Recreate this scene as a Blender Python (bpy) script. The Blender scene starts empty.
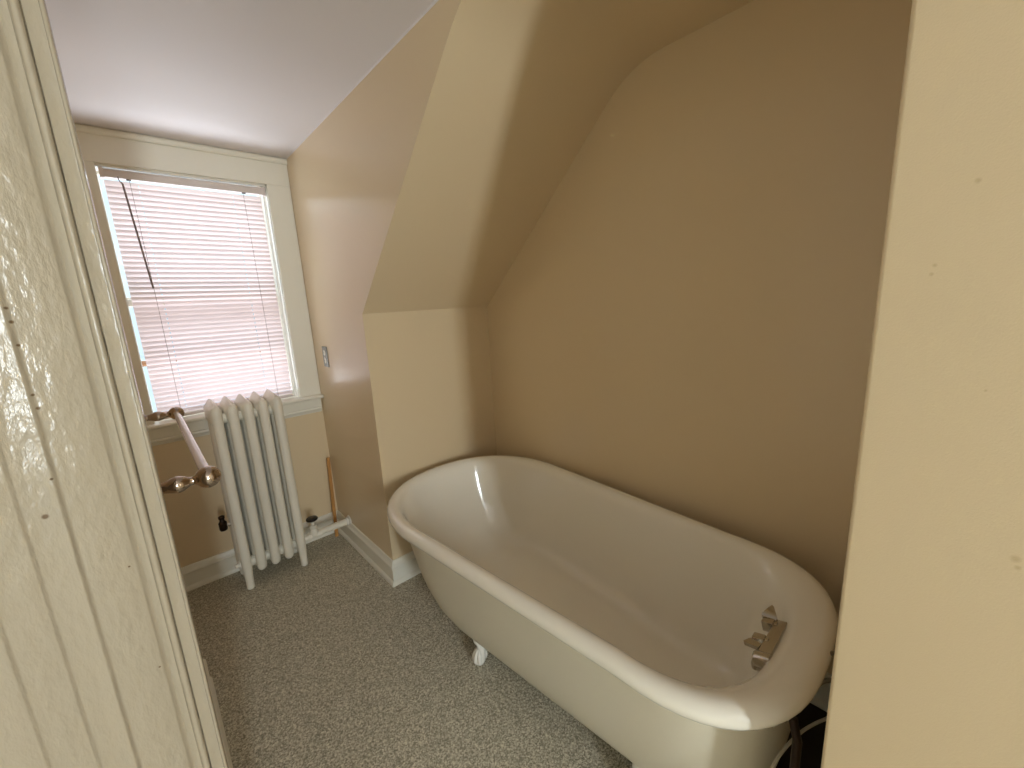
import bpy, bmesh, math, random
from math import sin, cos, pi, radians
from mathutils import Vector, Matrix, Euler
random.seed(7)
S = bpy.context.scene
COL = S.collection

# ------------------------------------------------------------------ materials
def lin(c):
    return tuple(((v/255)/12.92 if v/255 <= .04045 else ((v/255+.055)/1.055)**2.4) for v in c) + (1,)

def nt_of(name):
    m = bpy.data.materials.new(name); m.use_nodes = True
    n = m.node_tree; b = n.nodes['Principled BSDF']
    return m, n, b

def paint(name, rgb, rough=.5, bump=.0, scale=60, coat=0, spec=.5, mottle=.0, streak=None, metal=0.0, detail=3):
    m, n, b = nt_of(name)
    b.inputs['Base Color'].default_value = lin(rgb)
    b.inputs['Roughness'].default_value = rough
    b.inputs['Specular IOR Level'].default_value = spec
    b.inputs['Metallic'].default_value = metal
    b.inputs['Coat Weight'].default_value = coat
    b.inputs['Coat Roughness'].default_value = .08
    tc = n.nodes.new('ShaderNodeTexCoord')
    mp = n.nodes.new('ShaderNodeMapping')
    n.links.new(tc.outputs['Object'], mp.inputs['Vector'])
    if streak: mp.inputs['Scale'].default_value = streak
    if bump > 0:
        nz = n.nodes.new('ShaderNodeTexNoise'); nz.inputs['Scale'].default_value = scale
        nz.inputs['Detail'].default_value = detail
        n.links.new(mp.outputs['Vector'], nz.inputs['Vector'])
        bp = n.nodes.new('ShaderNodeBump'); bp.inputs['Strength'].default_value = bump
        bp.inputs['Distance'].default_value = .004
        n.links.new(nz.outputs['Fac'], bp.inputs['Height'])
        n.links.new(bp.outputs['Normal'], b.inputs['Normal'])
    if mottle > 0:
        n2 = n.nodes.new('ShaderNodeTexNoise'); n2.inputs['Scale'].default_value = 3.0; n2.inputs['Detail'].default_value = 4
        n.links.new(mp.outputs['Vector'], n2.inputs['Vector'])
        mx = n.nodes.new('ShaderNodeMixRGB'); mx.blend_type = 'MULTIPLY'
        rp = n.nodes.new('ShaderNodeValToRGB')
        rp.color_ramp.elements[0].color = (1-mottle, 1-mottle, 1-mottle, 1); rp.color_ramp.elements[1].color = (1, 1, 1, 1)
        n.links.new(n2.outputs['Fac'], rp.inputs['Fac'])
        mx.inputs['Fac'].default_value = 1; mx.inputs['Color1'].default_value = lin(rgb)
        n.links.new(rp.outputs['Color'], mx.inputs['Color2'])
        n.links.new(mx.outputs['Color'], b.inputs['Base Color'])
    return m

def metal(name, rgb, rough=.2):
    m, n, b = nt_of(name)
    b.inputs['Base Color'].default_value = lin(rgb); b.inputs['Metallic'].default_value = 1; b.inputs['Roughness'].default_value = rough
    tc = n.nodes.new('ShaderNodeTexCoord'); nz = n.nodes.new('ShaderNodeTexNoise'); nz.inputs['Scale'].default_value = 90
    n.links.new(tc.outputs['Object'], nz.inputs['Vector'])
    mr = n.nodes.new('ShaderNodeMapRange'); mr.inputs['To Min'].default_value = max(.03, rough-.06); mr.inputs['To Max'].default_value = rough+.03
    n.links.new(nz.outputs['Fac'], mr.inputs['Value']); n.links.new(mr.outputs['Result'], b.inputs['Roughness'])
    return m

WALLC = (222, 202, 167)
M = {}
M['wall'] = paint('wall_paint', WALLC, .32, .06, 300, spec=.6, mottle=.03)
M['hall'] = paint('hall_paint', (232, 230, 222), .5, .08, 200, spec=.4, mottle=.03)
M['ceiling'] = paint('ceiling_paint', (226, 222, 224), .55, .08, 200, spec=.3, mottle=.03)
M['trim'] = paint('trim_paint', (235, 232, 219), .28, .15, 40, spec=.5, mottle=.05, streak=(1, 1, .25))
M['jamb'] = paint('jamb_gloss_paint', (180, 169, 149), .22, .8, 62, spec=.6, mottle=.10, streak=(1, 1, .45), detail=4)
M['enamel'] = paint('tub_enamel', (237, 232, 219), .09, .01, 9, coat=.6, spec=.5)
M['tubout'] = paint('tub_outer_paint', (214, 207, 188), .4, .08, 120, spec=.4)
M['white'] = paint('white_gloss_paint', (232, 230, 222), .22, .15, 60, spec=.5)
M['radiator'] = paint('radiator_paint', (230, 225, 210), .34, .25, 70, spec=.5, mottle=.06)
M['chrome'] = metal('worn_chrome', (196, 190, 180), .26)
M['nickel'] = metal('polished_nickel', (186, 170, 158), .12)
M['steel'] = metal('brushed_steel', (142, 142, 138), .4)
M['floor_shade'] = paint('painted_floor_shade', (44, 33, 25), .6, .2, 30, mottle=.3)  # near-black colour standing in for shade on the floor
M['black'] = paint('black_plastic', (22, 18, 17), .35, .05, 90)
M['bronze'] = paint('dark_bronze', (52, 38, 28), .35, .1, 90, metal=.7)
M['rod'] = paint('white_rod', (226, 214, 212), .16, .02, 80, coat=.5)
M['sash'] = paint('sash_wood', (190, 140, 100), .4, .1, 60, streak=(1, 1, .2))
M['rubber'] = paint('grey_tube', (196, 190, 178), .4, .05, 90)
M['brownrail'] = paint('brown_weather_strip', (96, 70, 54), .5, .1, 80)
M['vinyl'] = paint('blind_vinyl', (216, 206, 202), .4, .04, 90)
M['wand'] = paint('wand_plastic', (128, 112, 108), .25, .02, 80)
M['cord'] = paint('cord_fibre', (205, 195, 190), .7, .1, 400)

# wood stick
m, n, b = nt_of('stick_wood')
tc = n.nodes.new('ShaderNodeTexCoord'); mp = n.nodes.new('ShaderNodeMapping'); mp.inputs['Scale'].default_value = (60, 60, 4)
nz = n.nodes.new('ShaderNodeTexNoise'); nz.inputs['Scale'].default_value = 3; nz.inputs['Detail'].default_value = 6
rp = n.nodes.new('ShaderNodeValToRGB'); rp.color_ramp.elements[0].color = lin((150, 100, 45)); rp.color_ramp.elements[1].color = lin((206, 152, 80))
n.links.new(tc.outputs['Object'], mp.inputs['Vector']); n.links.new(mp.outputs['Vector'], nz.inputs['Vector'])
n.links.new(nz.outputs['Fac'], rp.inputs['Fac']); n.links.new(rp.outputs['Color'], b.inputs['Base Color']); b.inputs['Roughness'].default_value = .5
M['wood'] = m

# floor: speckled sheet flooring
m, n, b = nt_of('speckled_floor')
tc = n.nodes.new('ShaderNodeTexCoord')
v = n.nodes.new('ShaderNodeTexVoronoi'); v.inputs['Scale'].default_value = 240
nz = n.nodes.new('ShaderNodeTexNoise'); nz.inputs['Scale'].default_value = 105; nz.inputs['Detail'].default_value = 4; nz.inputs['Roughness'].default_value = .75
n.links.new(tc.outputs['Object'], v.inputs['Vector']); n.links.new(tc.outputs['Object'], nz.inputs['Vector'])
sep = n.nodes.new('ShaderNodeSeparateColor'); n.links.new(v.outputs['Color'], sep.inputs['Color'])
ad = n.nodes.new('ShaderNodeMath'); ad.operation = 'MULTIPLY_ADD'; ad.inputs[1].default_value = .45
n.links.new(sep.outputs['Red'], ad.inputs[0])
sc_ = n.nodes.new('ShaderNodeMath'); sc_.operation = 'MULTIPLY'; sc_.inputs[1].default_value = .6
n.links.new(nz.outputs['Fac'], sc_.inputs[0]); n.links.new(sc_.outputs['Value'], ad.inputs[2])
rp = n.nodes.new('ShaderNodeValToRGB'); e = rp.color_ramp.elements
e[0].position = .24; e[0].color = lin((122, 118, 103)); e[1].position = .80; e[1].color = lin((232, 228, 210))
x = e.new(.42); x.color = lin((158, 153, 136)); x = e.new(.60); x.color = lin((192, 187, 169))
n.links.new(ad.outputs['Value'], rp.inputs['Fac']); n.links.new(rp.outputs['Color'], b.inputs['Base Color'])
b.inputs['Roughness'].default_value = .6; b.inputs['Specular IOR Level'].default_value = .3
bp = n.nodes.new('ShaderNodeBump'); bp.inputs['Strength'].default_value = .25; bp.inputs['Distance'].default_value = .002
n.links.new(ad.outputs['Value'], bp.inputs['Height']); n.links.new(bp.outputs['Normal'], b.inputs['Normal'])
M['floor'] = m

# translucent blind slats
m, n, b = nt_of('slat_vinyl'); n.nodes.remove(b)
out = n.nodes['Material Output']
d = n.nodes.new('ShaderNodeBsdfDiffuse'); d.inputs['Color'].default_value = lin((226, 214, 212))
t = n.nodes.new('ShaderNodeBsdfTranslucent'); t.inputs['Color'].default_value = lin((226, 208, 206))
g = n.nodes.new('ShaderNodeBsdfGlossy'); g.inputs['Roughness'].default_value = .3
mx = n.nodes.new('ShaderNodeMixShader'); mx.inputs['Fac'].default_value = .42
n.links.new(d.outputs[0], mx.inputs[1]); n.links.new(t.outputs[0], mx.inputs[2])
m2 = n.nodes.new('ShaderNodeMixShader'); m2.inputs['Fac'].default_value = .04
n.links.new(mx.outputs[0], m2.inputs[1]); n.links.new(g.outputs[0], m2.inputs[2]); n.links.new(m2.outputs[0], out.inputs['Surface'])
tc = n.nodes.new('ShaderNodeTexCoord'); nz = n.nodes.new('ShaderNodeTexNoise'); nz.inputs['Scale'].default_value = 4
n.links.new(tc.outputs['Object'], nz.inputs['Vector'])
mr = n.nodes.new('ShaderNodeMapRange'); mr.inputs['To Min'].default_value = .46; mr.inputs['To Max'].default_value = .54
n.links.new(nz.outputs['Fac'], mr.inputs['Value']); n.links.new(mr.outputs['Result'], mx.inputs['Fac'])
M['slat'] = m

def seethrough(name, frac, col, gloss):
    m, n, b = nt_of(name); n.nodes.remove(b); out = n.nodes['Material Output']
    tr = n.nodes.new('ShaderNodeBsdfTransparent')
    g = n.nodes.new('ShaderNodeBsdfGlossy') if gloss else n.nodes.new('ShaderNodeBsdfDiffuse')
    g.inputs['Color'].default_value = col
    if gloss: g.inputs['Roughness'].default_value = .02
    mx = n.nodes.new('ShaderNodeMixShader'); mx.inputs['Fac'].default_value = frac
    n.links.new(tr.outputs[0], mx.inputs[1]); n.links.new(g.outputs[0], mx.inputs[2]); n.links.new(mx.outputs[0], out.inputs['Surface'])
    return m
M['glass'] = seethrough('window_glass', .06, (1, 1, 1, 1), True)
M['screen'] = seethrough('insect_screen', .06, (.10, .10, .10, 1), False)

# ------------------------------------------------------------------ mesh helpers
def add_box(bm, lo, hi, bevel=0, seg=2, rot=None, about=None):
    c = [(lo[i]+hi[i])/2 for i in range(3)]
    r = bmesh.ops.create_cube(bm, size=1, matrix=Matrix.Translation(c) @ Matrix.Diagonal([hi[i]-lo[i] for i in range(3)]+[1]))
    vs = r['verts']
    if bevel:
        es = list({e for v in vs for e in v.link_edges})
        rb = bmesh.ops.bevel(bm, geom=es, offset=bevel, segments=seg, affect='EDGES', profile=.5)
        vs = list({v for f in rb['faces'] for v in f.verts} | {v for v in vs if v.is_valid})
    if rot is not None:
        bmesh.ops.rotate(bm, verts=vs, cent=about or c, matrix=rot)
    return vs

def loft(bm, rings, cap=True, closed=True):
    vr = [[bm.verts.new(p) for p in r] for r in rings]
    n = len(vr[0])
    for a, b in zip(vr, vr[1:]):
        for i in range(n if closed else n-1):
            j = (i+1) % n
            try: bm.faces.new((a[i], a[j], b[j], b[i]))
            except ValueError: pass
    if cap:
        for r in (vr[0], vr[-1]):
            try: bm.faces.new(r)
            except ValueError: pass
    return vr

def frame_for(d):
    d = Vector(d).normalized()
    a = Vector((0, 0, 1)) if abs(d.z) < .9 else Vector((1, 0, 0))
    u = d.cross(a).normalized(); v = d.cross(u).normalized()
    return u, v

def add_tube(bm, pts, rad, n=14, cap=True):
    pts = [Vector(p) for p in pts]
    rs = rad if isinstance(rad, (list, tuple)) else [rad]*len(pts)
    u = None; rings = []
    for i, p in enumerate(pts):
        d = (pts[min(i+1, len(pts)-1)]-pts[max(i-1, 0)]).normalized()
        if u is None: u, v = frame_for(d)
        else:
            u = (u-d*u.dot(d)).normalized(); v = d.cross(u).normalized()
        rings.append([p+(u*cos(2*pi*k/n)+v*sin(2*pi*k/n))*rs[i] for k in range(n)])
    loft(bm, rings, cap)

def add_lathe(bm, origin, axis, prof, n=24):
    """prof: list of (distance along axis, radius)"""
    o = Vector(origin); d = Vector(axis).normalized(); u, v = frame_for(d)
    loft(bm, [[o+d*h+(u*cos(2*pi*k/n)+v*sin(2*pi*k/n))*max(r, .0002) for k in range(n)] for h, r in prof], True)

def capsule(bm, a, b, r, n=16, rx=1.0):
    a = Vector(a); b = Vector(b); d = (b-a).normalized()
    pts = []; rs = []
    for k in range(5):
        t = pi/2*k/4; pts.append(a+d*(r-r*sin(t))*1.0*1 - d*0 + d*0 if False else a+d*(r-r*cos(pi/2-t)) ); rs.append(max(r*sin(t), .0003))
    pts2 = []; rs2 = []
    for k in range(5):
        t = pi/2*k/4; pts2.append(b-d*(r-r*cos(pi/2-t))); rs2.append(max(r*sin(t), .0003))
    # a-side: cap runs from the tip inwards
    A = [(a+d*(r-r*cos(t)), max(r*sin(t), .0003)) for t in [pi/2*k/5 for k in range(6)]]
    B = [(b-d*(r-r*cos(t)), max(r*sin(t), .0003)) for t in [pi/2*k/5 for k in range(5, -1, -1)]]
    L = A+B
    u, v = frame_for(d)
    loft(bm, [[p+(u*cos(2*pi*k/n)+v*sin(2*pi*k/n))*q for k in range(n)] for p, q in L], True)

def prism(bm, poly, axis, a, b):
    """poly of 2D points extruded along axis ('x': (y,z), 'y': (x,z), 'z': (x,y))"""
    def P(q, t):
        return {'x': (t, q[0], q[1]), 'y': (q[0], t, q[1]), 'z': (q[0], q[1], t)}[axis]
    loft(bm, [[P(q, a) for q in poly], [P(q, b) for q in poly]], True)

WL = {}
def link(name, bm, mat, parent=None, origin=None, smooth=False, angle=35):
    """one mesh object; bm holds WORLD coordinates"""
    bmesh.ops.recalc_face_normals(bm, faces=bm.faces)
    o_ = Vector(WL[parent.name]) if parent else Vector(origin or (0, 0, 0))
    bmesh.ops.translate(bm, verts=bm.verts, vec=-o_)
    me = bpy.data.meshes.new(name); bm.to_mesh(me); bm.free()
    me.materials.append(mat if not isinstance(mat, str) else M[mat])
    ob = bpy.data.objects.new(name, me); COL.objects.link(ob)
    if parent: ob.parent = parent
    else: ob.location = o_
    WL[ob.name] = o_
    if smooth:
        for p in me.polygons: p.use_smooth = True
        try:
            me.set_sharp_from_angle(angle=radians(angle))
        except Exception: pass
    return ob

def thing(name, label, cat, loc, group=None):
    o = bpy.data.objects.new(name, None); COL.objects.link(o); o.location = loc; o.empty_display_size = .05
    o['label'] = label; o['category'] = cat
    if group: o['group'] = group
    WL[o.name] = Vector(loc)
    return o

def struct(name, bm, mat, parent=None, **k):
    o = link(name, bm, mat, parent, **k)
    if not parent: o['kind'] = 'structure'
    return o

def sempty(name, loc):
    o = bpy.data.objects.new(name, None); COL.objects.link(o); o.location = loc; o['kind'] = 'structure'; o.empty_display_size = .05
    WL[o.name] = Vector(loc); return o

def tag(o, label, cat, group=None):
    o['label'] = label; o['category'] = cat
    if group: o['group'] = group
    return o

B = bmesh.new

# ------------------------------------------------------------------ dimensions
XC = .832      # dormer cheek plane
YW = 2.812     # window wall plane
YK = 1.982     # knee wall plane
XT = 1.615     # long alcove wall
XP, YP = .77, .087   # partition corner
ZC = 2.385     # ceiling
ZK = 1.478     # knee wall top
XL = -.036     # left wall plane
YJ = .80       # jamb plane
XD = -.15      # left dormer cheek
YB = -3.40     # back wall
XH = -1.90     # hall wall

# slope / ceiling profile (y, z) on the room side
SL = .925
prof = [(YK, ZK)]
yA = 1.13; prof.append((yA, ZK+(YK-yA)*SL))
zA = prof[-1][1]
yE = .86
th0 = math.atan(SL)
for k in range(1, 9):     # quadratic blend from the slope into the flat ceiling
    t = k/8
    yM = yA-(ZC-zA)/SL
    y = (1-t)**2*yA+2*t*(1-t)*yM+t*t*yE
    z = (1-t)**2*zA+2*t*(1-t)*ZC+t*t*ZC
    prof.append((y, z))

# ------------------------------------------------------------------ room shell
bm = B(); add_box(bm, (XH-.1, YB-.1, -.1), (XT+.1, YW+.12, 0)); struct('floor', bm, 'floor')
# ceiling: flat everywhere, over the alcove it rolls down into the slope
bm = B()
add_box(bm, (XH-.1, YB-.1, ZC), (XC+.0005, YW+.2, ZC+.1))
struct('ceiling', bm, 'ceiling')
bm = B()
pf = [(y-.0008, z-.0008) for y, z in prof]+[(YB-.05, ZC-.0008)]
outp = [(y+.06, z+.06) for y, z in prof]; outp[-1] = (yE, ZC+.06); outp.append((YB-.05, ZC+.06))
prism(bm, pf+outp[::-1], 'x', XC-.0005, XT+.05)
struct('wall_slope', bm, 'wall', smooth=True, angle=20)
bm = B(); add_box(bm, (XC-.0005, YK-.0005, 0), (XT+.1, YK+.1, ZK)); struct('wall_knee', bm, 'wall')
bm = B(); prism(bm, [(YW+.1, 0), (YW+.1, ZC), (yE-.002, ZC)]+prof[::-1][1:]+[(YK, 0)], 'x', XC, XC+.03); struct('wall_dormer', bm, 'wall')
bm = B(); add_box(bm, (XT, YP-.02, 0), (XT+.1, YK+.1, ZC+.05)); struct('wall_alcove', bm, 'wall')
# right partition, its free corner slightly eased
bm = B()
r = .006
pl = [(XP, YB-.1)]+[(XP+r-r*cos(t), YP-r+r*sin(t)) for t in [pi/2*k/4 for k in range(5)]]+[(XT+.1, YP), (XT+.1, YB-.1)]
prism(bm, pl, 'z', 0, ZC+.02)
struct('wall_right', bm, None or M['wall'], smooth=True)
# left wall with the dormer recess beyond it
bm = B(); add_box(bm, (-.40, YJ+.012, 0), (XL, YK, ZC)); struct('wall_left', bm, 'wall')
bm = B(); add_box(bm, (-.40, YK-.001, 0), (XD, YW+.1, ZC)); struct('wall_left_dormer', bm, 'wall')
bm = B(); add_box(bm, (XH-.1, YJ+.012, 0), (-.39, YJ+.1, ZC)); struct('wall_hall_end', bm, 'hall')
bm = B(); add_box(bm, (XH-.1, YB-.1, 0), (XH, YJ+.1, ZC)); struct('wall_hall', bm, 'hall')
# window wall around its opening
OX0, OX1, OZ0, OZ1 = .0, .706, .955, 2.225
bm = B()
add_box(bm, (XD-.05, YW, 0), (XC+.02, YW+.12, OZ0)); add_box(bm, (XD-.05, YW, OZ1), (XC+.02, YW+.12, ZC))
add_box(bm, (XD-.05, YW, OZ0), (OX0, YW+.12, OZ1)); add_box(bm, (OX1, YW, OZ0), (XC+.02, YW+.12, OZ1))
struct('wall_window', bm, 'wall')
# back wall behind the camera with a narrow tall window
BX0, BX1, BZ0, BZ1 = -.53, -.27, .80, 2.20
bm = B()
add_box(bm, (XH, YB-.1, 0), (BX0, YB, ZC)); add_box(bm, (BX1, YB-.1, 0), (XP+.01, YB, ZC))
add_box(bm, (BX0, YB-.1, 0), (BX1, YB, BZ0)); add_box(bm, (BX0, YB-.1, BZ1), (BX1, YB, ZC))
struct('wall_back', bm, 'hall')
w2 = sempty('window_2', ((BX0+BX1)/2, YB, BZ0))
bm = B()
for lo, hi in (((BX0-.05, YB, BZ0-.05), (BX0, YB+.02, BZ1+.05)), ((BX1, YB, BZ0-.05), (BX1+.05, YB+.02, BZ1+.05)),
               ((BX0, YB, BZ1), (BX1, YB+.02, BZ1+.05)), ((BX0, YB, BZ0-.05), (BX1, YB+.02, BZ0))):
    add_box(bm, lo, hi, .003)
link('window_frame', bm, 'trim', w2)
bm = B(); add_box(bm, (BX0, YB-.06, BZ0), (BX1, YB-.056, BZ1)); link('window_pane', bm, 'glass', w2)

bm = B(); add_tube(bm, [(XC-.001, yE+.02, ZC-.001), (XC-.001, YW-.03, ZC-.001)], .0032, 8); struct('trim_1', bm, 'ceiling', smooth=True)
bm = B(); add_box(bm, (.88, YP, 0), (XT, .40, .002)); struct('floor_shade_patch', bm, 'floor_shade')  # thin dark sheet, paints the deep shade behind the tub's foot
# baseboards: one profile swept with mitred corners, one object per side
BP = [(0, 0), (.029, 0), (.029, .010), (.026, .018), (.019, .024), (.017, .026), (.017, .094), (.021, .098), (.022, .106), (.019, .112), (.012, .118), (.010, .128), (.006, .137), (0, .139)]
def baseboard(name, p0, p1, n0, n1):
    """p0,p1 wall line ends (x,y); n0,n1 offset direction vectors at both ends (mitred)"""
    bm = B()
    loft(bm, [[(p0[0]+n0[0]*d, p0[1]+n0[1]*d, z) for d, z in BP], [(p1[0]+n1[0]*d, p1[1]+n1[1]*d, z) for d, z in BP]], True)
    return struct(name, bm, 'trim', smooth=True, angle=40)
baseboard('baseboard_window', (XD, YW), (XC, YW), (1, -1), (-1, -1))
baseboard('baseboard_cheek', (XC, YW), (XC, YK), (-1, -1), (-1, -1))
baseboard('baseboard_knee', (XC, YK), (XT, YK), (-1, -1), (-1, -1))
baseboard('baseboard_alcove', (XT, YK), (XT, YP), (-1, -1), (-1, 0))
baseboard('baseboard_left', (XL, YK), (XL, YJ+.12), (1, 0), (1, 0))

# ------------------------------------------------------------------ window
w1 = sempty('window_1', (.353, YW, OZ0))
def wpart(name, mat, boxes, bevel=.002, smooth=False, parent=w1):
    bm = B()
    for lo, hi in boxes: add_box(bm, lo, hi, bevel)
    return link(name, bm, mat, parent)
CT = .020
# flat casing boards with a cap moulding at the top and a thin edge bead
wpart('side_casing', 'trim', [((-.128, YW-CT, .975), (OX0, YW, 2.232))], .003)
wpart('side_casing', 'trim', [((OX1, YW-CT, .975), (XC-.001, YW, 2.232))], .003)
wpart('head_casing', 'trim', [((-.128, YW-CT, 2.232), (XC-.001, YW, 2.362))], .002)
bm = B(); prism(bm, [(YW, 2.352), (YW-.028, 2.352), (YW-.032, 2.358), (YW-.034, 2.366), (YW-.034, 2.376), (YW-.026, 2.384), (YW, 2.384)], 'x', -.14, XC-.001)
link('cap_moulding', bm, 'trim', w1, smooth=True)
# stool and apron
bm = B(); prism(bm, [(YW+.06, .952), (YW-.058, .952), (YW-.066, .956), (YW-.069, .964), (YW-.066, .972), (YW-.058, .976), (YW+.06, .976)], 'x', -.148, XC-.002)
link('window_sill', bm, 'trim', w1, smooth=True)
bm = B(); prism(bm, [(YW, .952), (YW-.022, .952), (YW-.022, .895), (YW-.018, .890), (YW-.020, .884), (YW-.020, .878), (YW-.012, .868), (YW-.008, .856), (YW, .854)], 'x', -.135, XC-.008)
link('apron', bm, 'trim', w1, smooth=True)
# jamb liner with the sash tracks
bm = B()
for x0, x1 in ((OX0-.016, OX0+.001), (OX1-.004, OX1+.012)):
    add_box(bm, (x0, YW-.004, .955), (x1, YW+.16, 2.232))
    for yy in ((.045, .085, .125) if x0 > .3 else ()):
        sx = 1 if x0 < .3 else -1
        xb = x1 if sx > 0 else x0
        add_box(bm, (min(xb, xb+sx*.012), YW+yy, .96), (max(xb, xb+sx*.012), YW+yy+.008, 2.215))
add_box(bm, (OX0, YW-.004, 2.220), (OX1, YW+.16, 2.232)); add_box(bm, (OX0, YW+.03, .945), (OX1, YW+.16, .962))
link('jamb_liner', bm, 'white', w1)
# double hung sashes
def sash(name, y0, z0, z1, rt_, mat='trim'):
    st = .030; x0, x1 = OX0-.026, OX1+.008
    f = wpart(name, mat, [((x0, y0, z0), (x0+st, y0+.032, z1)), ((x1-st, y0, z0), (x1, y0+.032, z1)),
                          ((x0+st, y0, z1-rt_), (x1-st, y0+.032, z1)), ((x0+st, y0, z0), (x1-st, y0+.032, z0+.045))], .003)
    bm = B(); add_box(bm, (x0+st-.004, y0+.014, z0+.04), (x1-st+.004, y0+.018, z1-rt_+.004))
    link('window_pane', bm, 'glass', f)
sash('lower_sash', YW+.052, .964, 1.612, .036)
sash('upper_sash', YW+.092, 1.578, 2.222, .016)
bm = B(); add_box(bm, (OX0+.006, YW+.140, .965), (OX1-.006, YW+.1415, 1.60)); link('insect_screen', bm, 'screen', w1)
wpart('storm_rail', 'sash', [((OX0+.004, YW+.134, 1.262), (OX1-.004, YW+.154, 1.292)), ((OX0+.004, YW+.134, 1.585), (OX1-.004, YW+.154, 1.612))], .002)

# ------------------------------------------------------------------ mini blind
bl = thing('window_blind', 'closed pale pink horizontal mini blind hanging inside the white window casing', 'blind', (.353, YW+.012, 2.205))
YB_ = YW+.012
bx0, bx1 = .020, .672
bm = B(); add_box(bm, (.012, YB_-.016, 2.176), (.696, YB_+.014, 2.214), .002)
add_box(bm, (.030, YB_-.0185, 2.2045), (.680, YB_-.015, 2.2085), .001)
hr = link('headrail', bm, 'vinyl', bl)
for x in (.012, .684):
    bm = B(); add_box(bm, (x-.002, YB_-.019, 2.172), (x+.014, YB_+.016, 2.217), .0015); link('end_bracket', bm, 'vinyl', bl)
for x in (.110, .590):
    bm = B(); add_box(bm, (x-.009, YB_-.012, 2.1715), (x+.009, YB_+.002, 2.177), .001); link('cord_clip', bm, 'bronze', bl)
NS = 47; zt, zb = 2.150, 1.014
holes = (.142, .535)
bm = B()
tilt = radians(-52); W = .0335
for i in range(NS):
    z = zt+(zb-zt)*i/(NS-1)
    sag = random.uniform(-.0007, .0007)
    xs = [bx0]
    for h in holes: xs += [h-.0022, h+.0022]
    xs.append(bx1)
    rows = []
    for k in range(7):
        s = (k/6-.5)*W
        crown = .0022*(1-(2*k/6-1)**2)
        # room-side edge rides high, outer edge hangs low
        yy = YB_+s*cos(tilt)+crown*sin(tilt); zz = z+sag+s*sin(tilt)-crown*cos(tilt)
        rows.append([bm.verts.new((x, yy, zz)) for x in xs])
    for k in range(6):
        for j in range(len(xs)-1):
            if j in (1, 3) and k in (2, 3): continue
            bm.faces.new((rows[k][j], rows[k][j+1], rows[k+1][j+1], rows[k+1][j]))
link('slats', bm, 'slat', bl, smooth=True, angle=80)
bm = B(); add_box(bm, (bx0, YB_-.010, .984), (bx1, YB_+.010, .998), .003); link('bottom_rail', bm, 'vinyl', bl)
for x in (.112, .585):
    bm = B(); add_tube(bm, [(x, YB_-.0135, 2.176), (x+.003, YB_-.0135, 1.6), (x+.004, YB_-.0135, .995)], .0009, 6); link('ladder_cord', bm, 'wand', bl)
bm = B(); add_tube(bm, [(.072, YB_-.020, 2.180), (.074, YB_-.024, 2.165), (.078, YB_-.024, 2.155)], .002, 8)
add_tube(bm, [(.078, YB_-.024, 2.157), (.084, YB_-.026, 2.15), (.112, YB_-.030, 1.660)], .0042, 6); link('tilt_wand', bm, 'wand', bl)

# ------------------------------------------------------------------ door frame at the left edge
dr = sempty('door_1', (-.1, YJ, 0))
def zprism(name, poly, mat='jamb', parent=dr):
    bm = B(); prism(bm, poly, 'z', 0, 2.2); return link(name, bm, mat, parent, smooth=True, angle=50)
# casing edge: bead, flat, then the rounded ridge
def arc(cx, cy, rx, ry, a0, a1, n=8): return [(cx+rx*cos(radians(a0+(a1-a0)*k/n)), cy+ry*sin(radians(a0+(a1-a0)*k/n))) for k in range(n+1)]
cas = [(-.0107, YJ+.10), (-.0107, YJ+.006)]+arc(-.0130, YJ+.003, .0024, .0040, 0, -180)+[(-.0157, YJ+.006), (-.0180, YJ+.006), (-.0305, YJ+.002), (-.0320, YJ+.005)]
cas += arc(-.0365, YJ-.001, .0045, .0065, 0, -180)+[(-.0425, YJ+.003), (-.0425, YJ+.10)]
zprism('door_casing', cas)
jm = [(-.042, YJ+.02), (-.042, YJ+.003), (-.046, YJ+.004), (-.051, YJ+.008), (-.0545, YJ+.006), (-.056, YJ+.002), (-.0585, YJ), (-.107, YJ)]
jm += [(-.1085, YJ-.0004), (-.110, YJ-.0018), (-.1115, YJ-.0046), (-.1130, YJ-.0060), (-.1135, YJ-.0062), (-.1135, YJ+.02)]
zprism('door_jamb', jm)
st = [(-.1135, YJ+.02), (-.1135, YJ-.0062), (-.1445, YJ-.0066), (-.1465, YJ-.0074), (-.1485, YJ-.0104), (-.1505, YJ-.0112), (-.186, YJ-.0116), (-.188, YJ-.0124), (-.190, YJ-.0150), (-.192, YJ-.0158), (-.300, YJ-.016), (-.40, YJ-.016), (-.40, YJ+.02)]
zprism('door_stop', st)
# header over the opening, above the view
bm = B(); add_box(bm, (-.40, YJ-.016, 2.2), (-.0107, YJ+.10, ZC), .003); link('door_header', bm, 'jamb', dr)

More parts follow.
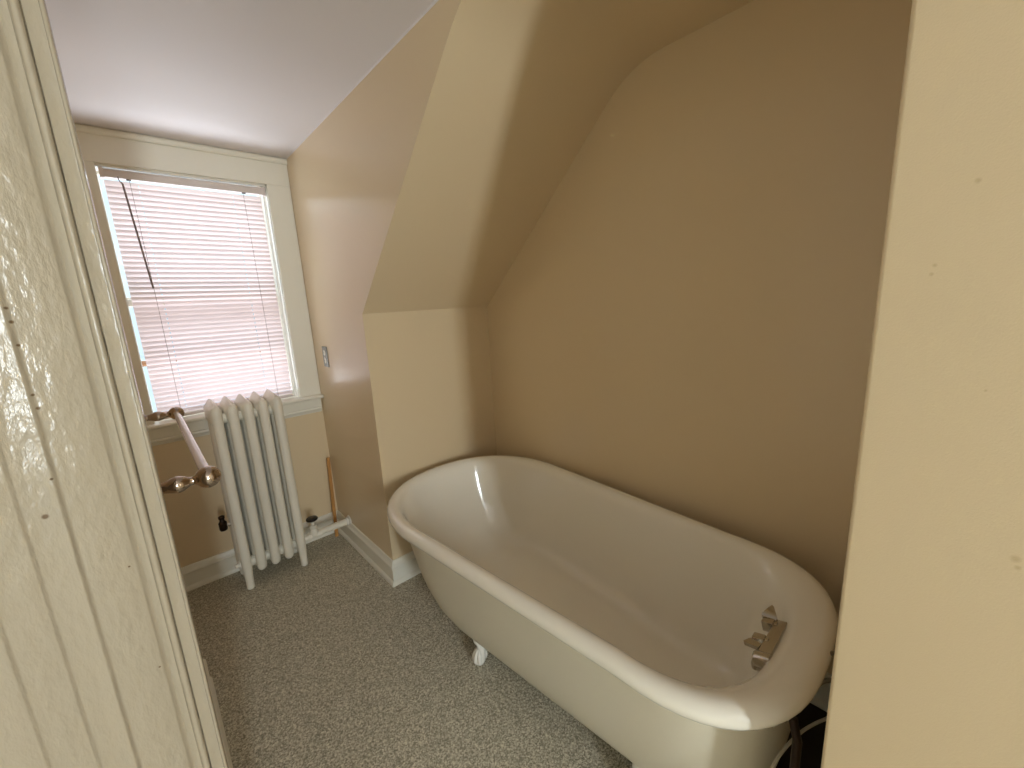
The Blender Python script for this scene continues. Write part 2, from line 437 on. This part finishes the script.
# ------------------------------------------------------------------ bathtub
TX = 1.118
tub = thing('bathtub', 'off-white roll rim clawfoot bathtub standing along the tan alcove wall', 'bathtub', (TX, 1.0, 0))
NH, NF, NSD = 30, 26, 10
def outline(dh, df, dw, z, dwf=None):
    yh, yf = 1.925-dh, .130+df
    wh, wf = .458-dw, .392-(dwf if dwf is not None else dw)
    ah = min(.475, wh*1.04); af = min(.37, wf*.97)
    ych, ycf = yh-ah, yf+af
    nh, nf = 2.2, 2.75
    R, L = [], []
    for k in range(NH+1):      # head half: from +x side over the tip to -x side
        ph = pi*k/NH
        c, s = cos(ph), sin(ph)
        R.append((TX+wh*math.copysign(abs(c)**(2/nh), c), ych+ah*abs(s)**(2/nh), z))
    for k in range(1, NSD):    # -x side down to the foot
        t = k/NSD
        R.append((TX-(wh+(wf-wh)*t), ych+(ycf-ych)*t, z))
    for k in range(NF+1):
        ph = pi+pi*k/NF
        c, s = cos(ph), sin(ph)
        R.append((TX+wf*math.copysign(abs(c)**(2/nf), c), ycf-af*abs(s)**(2/nf), z))
    for k in range(1, NSD):
        t = 1-k/NSD
        R.append((TX+(wh+(wf-wh)*t), ych+(ycf-ych)*t, z))
    return R
# outside shell
ext = [(.62, .30, .32, .100), (.48, .20, .225, .102), (.37, .145, .178, .112), (.29, .115, .147, .136), (.228, .092, .122, .185), (.172, .076, .103, .255), (.128, .065, .089, .34), (.097, .058, .077, .43), (.075, .055, .067, .52), (.068, .052, .061, .575)]
bm = B(); vr = loft(bm, [outline(*e) for e in ext], False); bm.faces.new(vr[0]); link('tub_body', bm, 'tubout', tub, smooth=True, angle=80)
# rim roll and basin
rim = []
rc, rr = .029, .029
rim.append((.062, .050, .050, .570))
for k in range(11):
    a = radians(-125-150*0-k*(235/10))   # from inner underside round the outside to the top
    rim.append((rc+rr*cos(a)*1.0, rc+rr*cos(a), rc+rr*cos(a), .588+rr*1.0*sin(a)))
inner = [(.040, .042, .040, .6165), (.050, .060, .050, .611), (.062, .084, .061, .598), (.072, .106, .071, .576), (.083, .120, .078, .548), (.104, .134, .090, .49), (.141, .152, .105, .40), (.197, .178, .123, .29), (.257, .207, .144, .215), (.325, .237, .173, .178), (.42, .29, .22, .160), (.58, .40, .30, .160), (.70, .52, .36, .160)]
# outside arc is measured from the outer edge inwards
ring2 = []
for k in range(13):
    a = -110-k*(165/12)       # degrees; -90 = lowest, 180 = outermost, 90 = top
    ring2.append((rc+rr*cos(radians(a)), .589+rr*sin(radians(a))))
rings = [outline(.060, .050, .050, .572)]
for d_, z_ in ring2: rings.append(outline(d_, d_, d_, z_))
for e in inner: rings.append(outline(*e))
bm = B(); vr = loft(bm, rings, False); bm.faces.new(vr[-1]); link('basin', bm, 'enamel', tub, smooth=True, angle=80)

# claw feet
def claw(px, py, sx, sy):
    """a cast foot under the side of the tub; sx,sy point outwards"""
    o = Vector((px, py, 0)); out = Vector((sx, sy, 0)).normalized(); side = Vector((-out.y, out.x, 0))
    bm = B()
    ln = Vector((0, .032 if py > 1 else -.032, 0))
    def el(c, z, wo, ws, n=16):
        return [o+ln*max(0, min(1, (z-.06)/.09))+out*(c+wo*cos(2*pi*k/n))+side*(ws*sin(2*pi*k/n))+Vector((0, 0, z)) for k in range(n)]
    loft(bm, [el(-.030, .150, .010, .036), el(-.028, .146, .014, .042), el(-.016, .134, .024, .032), el(.002, .114, .024, .025),
              el(.006, .095, .020, .019), el(.000, .078, .017, .017), el(.002, .062, .019, .018), el(.010, .046, .024, .023),
              el(.014, .030, .027, .026), el(.014, .015, .027, .026), el(.013, .004, .022, .022), el(.013, .0, .016, .016)], True)
    for ang in (-62, -20, 20, 62, 180):   # toes closing round the ball
        a = radians(ang); d = out*cos(a)+side*sin(a)
        b0 = o+out*.010
        pts = [b0+d*.008+Vector((0, 0, .066)), b0+d*.018+Vector((0, 0, .054)), b0+d*.025+Vector((0, 0, .038)), b0+d*.028+Vector((0, 0, .022)), b0+d*.025+Vector((0, 0, .009))]
        add_tube(bm, pts, [.006, .0085, .009, .0075, .004], 10)
    link('claw_foot', bm, 'white', tub, smooth=True, angle=60)
for px, py, sx, sy in ((.855, 1.235, -1, .25), (1.381, 1.235, 1, .25), (.895, .53, -1, -.25), (1.341, .53, 1, -.25)):
    claw(px, py, sx, sy)

# faucet on the foot wall of the basin
FC = Vector((1.13, .252, .552))
fa_m = Matrix.Translation(FC) @ Euler((radians(-14), 0, 0)).to_matrix().to_4x4()   # local: x along the bar, +y into the basin, z up
def fpt(p): return fa_m @ Vector(p)
def xf(bm, vs=None): bmesh.ops.transform(bm, matrix=fa_m, verts=vs or bm.verts)
bm = B(); add_box(bm, (-.078, -.014, -.019), (.085, .018, .019), .005, 2)
add_lathe(bm, (-.075, -.014, 0), (0, 1, 0), [(0, .021), (.034, .021), (.040, .016), (.041, .001)], 20)
xf(bm); fc = link('faucet', bm, 'chrome', tub, smooth=True, angle=40)
def handle(hx, sg):
    """square hub on a short neck with a lever blade pointing outwards along the bar"""
    bm = B()
    add_lathe(bm, (hx, .010, .006), (0, 1, .2), [(0, .016), (.006, .015), (.008, .0125), (.012, .0125), (.013, .001)], 16)
    add_box(bm, (hx-.013, .016, -.008), (hx+.013, .046, .022), .003, 2)
    def q(dx, y0, y1, z0, z1): return [(hx+sg*dx, y0, z0), (hx+sg*dx, y1, z0+.004), (hx+sg*dx, y1, z1+.004), (hx+sg*dx, y0, z1)]
    if sg > 0: loft(bm, [q(.012, .014, .050, .006, .018), q(.018, .012, .050, .012, .024), q(.040, .022, .038, .024, .032), q(.052, .028, .032, .031, .034)], True)
    else: loft(bm, [q(.012, .020, .046, .000, .014), q(.020, .018, .050, .002, .016), q(.036, .020, .058, .004, .016), q(.038, .022, .056, .005, .015)], True)
    xf(bm); link('faucet_handle', bm, 'chrome', fc, smooth=True, angle=30)
handle(.064, 1); handle(-.014, -1)
bm = B(); add_tube(bm, [(-.070, .012, -.006), (-.070, .022, -.012), (-.070, .028, -.022), (-.070, .029, -.032)], [.014, .0135, .012, .011], 16)
xf(bm); link('spout', bm, 'chrome', fc, smooth=True)

# supply lines behind the foot of the tub
bm = B(); pts = []
P0 = [Vector(p) for p in ((1.22, .095, .405), (1.15, .115, .417), (1.08, .142, .428), (1.02, .160, .437), (.94, .173, .452), (.87, .178, .462), (.80, .175, .440), (.765, .17, .36), (.755, .165, .18), (.752, .16, .0))]
def smooth_pts(P, k=6):
    out = []
    for i in range(len(P)-1):
        a, b_, c, d_ = P[max(i-1, 0)], P[i], P[i+1], P[min(i+2, len(P)-1)]
        for j in range(k):
            t = j/k
            out.append(.5*((2*b_)+(c-a)*t+(2*a-5*b_+4*c-d_)*t*t+(3*b_-a-3*c+d_)*t**3))
    out.append(P[-1]); return out
add_tube(bm, smooth_pts(P0), .0036, 10)
tag(link('supply_tube', bm, 'rubber', origin=(.752, .16, 0), smooth=True), 'pale flexible tube curving out of the dark gap behind the foot of the bathtub', 'tube')
for zz, xx in ((.560, 1.075), (.60, 1.13)):
    bm = B(); add_tube(bm, smooth_pts([Vector((xx-.03, .150, zz-.02)), Vector((xx, .137, zz)), Vector((xx+.03, .115, zz-.005)), Vector((xx+.05, .089, zz-.03))]), .005, 10)
    tag(link('supply_pipe', bm, 'steel', origin=(xx+.05, .089, zz-.03), smooth=True),
        'short bent pipe end just under the tub rim beside the partition corner' if zz < .58 else 'small pipe stub at rim height between tub end and partition corner', 'pipe')
bm = B(); add_tube(bm, [(.935, .150, 0), (.935, .150, .50), (.95, .165, .54)], .0095, 14); add_lathe(bm, (.935, .150, 0), (0, 0, 1), [(0, .026), (.004, .024), (.010, .012)], 20)
tag(link('drain_pipe', bm, 'bronze', origin=(.935, .15, 0), smooth=True), 'upright dark pipe in the shadow under the foot end of the bathtub', 'pipe')

# ------------------------------------------------------------------ radiator
RX, RY = .238, 2.545
rad = thing('radiator', 'white cast iron column radiator of five sections standing under the window', 'radiator', (RX+.138, RY+.08, 0))
PIT = .0705; TR = .0250; RD = .190
ZT = 1.055
def section(ix):
    x = RX+ix*PIT; bm = B()
    ends = ix in (0, 4)
    for j in range(4):
        y = RY+RD*j/3
        zlo = (0 if ends and j in (0, 3) else .085)
        r = TR if j in (0, 3) else .0310
        if ends and j in (0, 3):
            add_lathe(bm, (x, y, 0), (0, 0, 1), [(0, .014), (.004, .0185), (.012, .0195), (.05, .0200), (.10, .0225), (.16, r), (ZT-.055, r), (ZT-.03, r*.97), (ZT-.014, r*.8), (ZT-.005, r*.5), (ZT-.002, .001)], 18)
        else:
            add_lathe(bm, (x, y, 0), (0, 0, 1), [(.083, .001), (.086, r*.5), (.094, r*.82), (.108, r), (ZT-.055, r), (ZT-.03, r*.97), (ZT-.014, r*.8), (ZT-.005, r*.5), (ZT-.002, .001)], 18)
    # top and bottom hubs joining the columns; the top one has a pointed ridge
    def diamond(y, w, h, zc): return [(x-w, y, zc-h*.6), (x-w, y, zc), (x-w*.55, y, zc+h*.55), (x, y, zc+h), (x+w*.55, y, zc+h*.55), (x+w, y, zc), (x+w, y, zc-h*.6), (x, y, zc-h)]
    def roof(y, w, zs, za, zl): return [(x-w*.8, y, zl), (x-w, y, zl+.012), (x-w, y, zs), (x-w*.5, y, (zs+za)/2+.002), (x, y, za), (x+w*.5, y, (zs+za)/2+.002), (x+w, y, zs), (x+w, y, zl+.012), (x+w*.8, y, zl)]
    loft(bm, [roof(RY-.022, .010, ZT-.045, ZT-.030, .985), roof(RY-.008, .0225, ZT-.032, ZT-.012, .965), roof(RY+.045, .0315, ZT-.028, ZT+.008, .955), roof(RY+RD-.02, .0325, ZT-.024, ZT+.018, .955), roof(RY+RD+.012, .026, ZT-.026, ZT+.012, .965), roof(RY+RD+.022, .010, ZT-.045, ZT-.030, .985)], True)
    loft(bm, [diamond(RY, .012, .020, .135), diamond(RY+.012, .021, .030, .135), diamond(RY+RD-.012, .021, .030, .135), diamond(RY+RD, .012, .020, .135)], True)
    link('radiator_section', bm, 'radiator', rad, smooth=True, angle=50)
for i in range(5): section(i)
for zc, rr_ in ((.975, .027), (.135, .027)):
    for i in range(4):
        x = RX+(i+.5)*PIT
        bm = B(); add_lathe(bm, (x-PIT/2+.010, RY+.050, zc), (1, 0, 0), [(0, rr_), (PIT/2-.012, rr_), (PIT/2-.011, rr_+.003), (PIT/2-.009, rr_+.003), (PIT/2-.008, rr_), (PIT-.02, rr_)], 20)
        link('section_joint', bm, 'radiator', rad, smooth=True, angle=40)
bm = B(); add_lathe(bm, (RX-.018, RY+.050, .135), (-1, 0, 0), [(0, .028), (.010, .028), (.012, .022), (.016, .022), (.017, .012), (.030, .012), (.031, .001)], 8)
link('end_plug', bm, 'radiator', rad)
bm = B(); add_lathe(bm, (RX-.018, RY+.050, .975), (-1, 0, 0), [(0, .026), (.008, .026), (.010, .018), (.014, .001)], 20)
link('end_plug', bm, 'radiator', rad, smooth=True)
# air vent on the left end
VX, VY, VZ = RX-.062, RY+.060, .402
bm = B(); add_lathe(bm, (VX, VY, VZ-.044), (0, 0, 1), [(0, .008), (.004, .016), (.012, .0195), (.048, .0195), (.054, .015), (.060, .011), (.070, .011), (.073, .015), (.084, .015), (.089, .007), (.090, .001)], 20)
av = link('air_vent', bm, 'bronze', rad, smooth=True)
bm = B(); add_lathe(bm, (VX+.014, VY, VZ-.016), (1, 0, 0), [(0, .007), (.008, .007), (.009, .012), (.020, .012), (.021, .007), (.030, .007)], 6)
link('vent_fitting', bm, 'chrome', av)
# valve, handle and pipe on the right
PZ, PY = .146, RY+.046
bm = B(); add_tube(bm, [(RX+4*PIT+.015, PY, .135), (RX+4*PIT+.045, PY, .138), (.60, PY, PZ-.004), (.66, PY, PZ), (XC-.002, PY, PZ)], [.019, .020, .021, .021, .021], 20)
sp = link('supply_pipe', bm, 'radiator', rad, smooth=True)
bm = B(); add_lathe(bm, (XC-.002, PY, PZ), (-1, 0, 0), [(0, .036), (.004, .036), (.008, .030), (.010, .022)], 28)
add_lathe(bm, (XC-.016, PY, PZ), (-1, 0, 0), [(0, .026), (.004, .027), (.008, .026)], 24)
link('escutcheon', bm, 'white', sp, smooth=True)
bm = B()
vx = .610
add_lathe(bm, (vx-.050, PY, .140), (1, 0, 0), [(0, .020), (.012, .024), (.014, .027), (.026, .027), (.028, .022), (.060, .023), (.074, .026), (.088, .026), (.090, .020), (.10, .019)], 8)
add_lathe(bm, (vx, PY, .135), (0, 0, 1), [(0, .020), (.012, .027), (.035, .024), (.050, .018), (.058, .022), (.074, .022), (.078, .012), (.10, .008), (.112, .007)], 16)
vv = link('valve', bm, 'radiator', rad, smooth=True, angle=35)
bm = B(); add_lathe(bm, (vx, PY, .236), (0, 0, 1), [(0, .012), (.003, .026), (.008, .033), (.015, .034), (.020, .031), (.023, .018), (.024, .001)], 24)
link('valve_handle', bm, 'black', vv, smooth=True)

# ------------------------------------------------------------------ wooden stick in the corner
bm = B()
a = Vector((.776, 2.722, .0)); b_ = Vector((.812, 2.782, .540))
d = (b_-a).normalized(); u = Vector((1, 0, 0)); u = (u-d*u.dot(d)).normalized(); v = d.cross(u)
def rect(c, w, t): return [c+u*w+v*t, c-u*w+v*t, c-u*w-v*t, c+u*w-v*t]
loft(bm, [rect(a, .0095, .003), rect(a+d*.003, .0102, .0035), rect(a+(b_-a)*.5, .0102, .0035), rect(b_-d*.004, .0102, .0035), rect(b_, .0095, .003)], True)
tag(link('wooden_stick', bm, 'wood', origin=a), 'thin brown wooden stick leaning upright in the corner behind the radiator pipe', 'stick')

# ------------------------------------------------------------------ wall outlet on the dormer cheek
oy, oz = 2.594, 1.231
wo = thing('wall_outlet', 'small grey metal outlet plate on the wall right of the window', 'outlet', (XC, oy, oz))
bm = B(); add_box(bm, (XC-.006, oy-.038, oz-.062), (XC, oy+.038, oz+.062), .003); link('cover_plate', bm, 'steel', wo)
for dz in (-.024, .024):
    bm = B(); add_lathe(bm, (XC-.005, oy, oz+dz), (-1, 0, 0), [(0, .0165), (.004, .0165), (.005, .0145), (.005, .001)], 20); r_ = link('receptacle', bm, 'white', wo, smooth=True)
    bm = B()
    for s in (-.006, .006): add_box(bm, (XC-.0105, oy+s-.0012, oz+dz-.003), (XC-.0095, oy+s+.0012, oz+dz+.006))
    link('slots', bm, 'black', r_)
bm = B(); add_lathe(bm, (XC-.005, oy, oz), (-1, 0, 0), [(0, .004), (.002, .003), (.0025, .001)], 12); link('screw', bm, 'chrome', wo)

# ------------------------------------------------------------------ towel bar on the left wall
bxx, bz, by0, by1 = .0575, 1.2, .953, 1.712
tb = thing('towel_bar', 'white rod towel bar with turned nickel posts on the left wall', 'towel bar', (XL, (by0+by1)/2, bz))
bm = B(); add_tube(bm, [(bxx, by0, bz), (bxx, by1, bz)], .0095, 20); link('bar', bm, 'rod', tb, smooth=True)
PP = [(-.002, .022), (.003, .023), (.007, .021), (.012, .011), (.022, .009), (.032, .0115), (.040, .0145), (.047, .0158), (.054, .0145), (.060, .0115), (.066, .0085), (.071, .0078), (.075, .0100)]
PP += [(.0935-.021*cos(t), .021*sin(t)) for t in [radians(a_) for a_ in range(36, 181, 12)]]
for y in (by0, by1):
    bm = B(); add_lathe(bm, (XL, y, bz), (1, 0, 0), PP, 28); link('post', bm, 'nickel', tb, smooth=True, angle=60)

# ------------------------------------------------------------------ paint nicks on the right partition
JCH = [(-.128, 1.254, .0042), (-.110, 1.525, .0022), (-.109, 1.508, .0026), (-.109, 1.479, .0022), (-.109, 1.415, .0022), (-.108, 1.397, .0026), (-.1135, 1.302, .0022), (-.065, 1.144, .0018), (-.061, .964, .0018)]
NK = [(-.076, 1.147, .006), (-.079, 1.136, .004), (.008, 1.611, .004), (.034, 1.516, .003), (.036, 1.505, .003), (-.027, 1.359, .002)]
mw, n, b = nt_of('partition_paint')
b.inputs['Base Color'].default_value = lin(WALLC); b.inputs['Roughness'].default_value = .45; b.inputs['Specular IOR Level'].default_value = .4
tc = n.nodes.new('ShaderNodeTexCoord'); prev = None
for (yy, zz, rr_) in NK:
    vm = n.nodes.new('ShaderNodeVectorMath'); vm.operation = 'DISTANCE'; vm.inputs[1].default_value = (XP, yy, zz)
    n.links.new(tc.outputs['Object'], vm.inputs[0])
    mr = n.nodes.new('ShaderNodeMapRange'); mr.inputs['From Min'].default_value = rr_*.3; mr.inputs['From Max'].default_value = rr_; mr.inputs['To Min'].default_value = 1; mr.inputs['To Max'].default_value = 0
    n.links.new(vm.outputs['Value'], mr.inputs['Value'])
    if prev is None: prev = mr.outputs['Result']
    else:
        mxn = n.nodes.new('ShaderNodeMath'); mxn.operation = 'MAXIMUM'; n.links.new(prev, mxn.inputs[0]); n.links.new(mr.outputs['Result'], mxn.inputs[1]); prev = mxn.outputs['Value']
nz = n.nodes.new('ShaderNodeTexNoise'); nz.inputs['Scale'].default_value = 430; nz.inputs['Detail'].default_value = 3
n.links.new(tc.outputs['Object'], nz.inputs['Vector'])
sb = n.nodes.new('ShaderNodeMath'); sb.operation = 'MULTIPLY_ADD'; sb.inputs[1].default_value = -1.6; n.links.new(prev, sb.inputs[0]); n.links.new(nz.outputs['Fac'], sb.inputs[2])
bp = n.nodes.new('ShaderNodeBump'); bp.inputs['Strength'].default_value = .12; bp.inputs['Distance'].default_value = .004
n.links.new(sb.outputs['Value'], bp.inputs['Height']); n.links.new(bp.outputs['Normal'], b.inputs['Normal'])
mx = n.nodes.new('ShaderNodeMixRGB'); mx.inputs['Color1'].default_value = lin(WALLC); mx.inputs['Color2'].default_value = lin((206, 184, 144)); n.links.new(prev, mx.inputs['Fac'])
n.links.new(mx.outputs['Color'], b.inputs['Base Color'])
bpy.data.objects['wall_right'].data.materials[0] = mw

# chipped spots in the door jamb paint (object space of the door frame)
m = M['jamb']; n = m.node_tree; b = n.nodes['Principled BSDF']; tc = n.nodes.new('ShaderNodeTexCoord'); prev = None
for (xx, zz, rr_) in JCH:
    vm = n.nodes.new('ShaderNodeVectorMath'); vm.operation = 'DISTANCE'; vm.inputs[1].default_value = (xx+.1, 0, zz)
    mp = n.nodes.new('ShaderNodeVectorMath'); mp.operation = 'MULTIPLY'; mp.inputs[1].default_value = (1, 0, 1)
    n.links.new(tc.outputs['Object'], mp.inputs[0]); n.links.new(mp.outputs['Vector'], vm.inputs[0])
    mr = n.nodes.new('ShaderNodeMapRange'); mr.inputs['From Min'].default_value = rr_*.5; mr.inputs['From Max'].default_value = rr_; mr.inputs['To Min'].default_value = 1; mr.inputs['To Max'].default_value = 0
    n.links.new(vm.outputs['Value'], mr.inputs['Value'])
    if prev is None: prev = mr.outputs['Result']
    else:
        mxn = n.nodes.new('ShaderNodeMath'); mxn.operation = 'MAXIMUM'; n.links.new(prev, mxn.inputs[0]); n.links.new(mr.outputs['Result'], mxn.inputs[1]); prev = mxn.outputs['Value']
old = b.inputs['Base Color'].links[0].from_socket
mx = n.nodes.new('ShaderNodeMixRGB'); mx.inputs['Color2'].default_value = lin((112, 92, 70)); n.links.new(prev, mx.inputs['Fac']); n.links.new(old, mx.inputs['Color1'])
n.links.new(mx.outputs['Color'], b.inputs['Base Color'])

# ------------------------------------------------------------------ light
def area(name, loc, rot, sx, sy, power, col):
    l = bpy.data.lights.new(name, 'AREA'); l.shape = 'RECTANGLE'; l.size = sx; l.size_y = sy; l.energy = power; l.color = col
    o = bpy.data.objects.new(name, l); COL.objects.link(o); o.location = loc; o.rotation_euler = rot; return o
# daylight outside the dormer window (faces -y) with an added fill below, and outside the narrow window behind the camera (faces +y)
area('daylight', (.36, YW+1.25, 3.05), (radians(-48), 0, 0), 2.6, 1.5, 68, (.82, .93, 1.0))
area('ground_fill', (.36, YW+1.2, .45), (radians(-138), 0, 0), 2.4, 1.3, 84, (.92, .94, 1.0))  # added unseen fill aimed up and in, brightens ceiling and cheek
area('back_daylight', ((BX0+BX1)/2, YB-.05, (BZ0+BZ1)/2), (radians(90), 0, 0), BX1-BX0, BZ1-BZ0, 62, (.89, .97, 1.0))
w = bpy.data.worlds.new('sky'); S.world = w; w.use_nodes = True
bg = w.node_tree.nodes['Background']; bg.inputs['Color'].default_value = (.62, .84, 1.0, 1); bg.inputs['Strength'].default_value = 1.0

# ------------------------------------------------------------------ camera
cam = bpy.data.cameras.new('camera'); co = bpy.data.objects.new('camera', cam); COL.objects.link(co)
f, yaw, pit, rol = 410.5, 0.73278, 0.19909, -0.05488
fw = Vector((sin(yaw)*cos(pit), cos(yaw)*cos(pit), -sin(pit))); r0 = Vector((cos(yaw), -sin(yaw), 0)); u0 = r0.cross(fw)
c_, s_ = cos(rol), sin(rol)
rt = r0*c_+u0*s_; up = -r0*s_+u0*c_
co.matrix_world = Matrix(((rt.x, up.x, -fw.x, 0), (rt.y, up.y, -fw.y, 0), (rt.z, up.z, -fw.z, 1.5), (0, 0, 0, 1)))
cam.sensor_fit = 'HORIZONTAL'; cam.sensor_width = 36; cam.lens = 36*f/1024; cam.clip_start = .01
S.camera = co
S.cycles.use_denoising = True
S.cycles.max_bounces = 14; S.cycles.diffuse_bounces = 8; S.cycles.glossy_bounces = 4; S.cycles.transparent_max_bounces = 12
S.cycles.sample_clamp_indirect = 6
S.view_settings.view_transform = 'Standard'; S.view_settings.look = 'None'; S.view_settings.exposure = .5; S.view_settings.gamma = 1; S.view_settings.use_curve_mapping = False
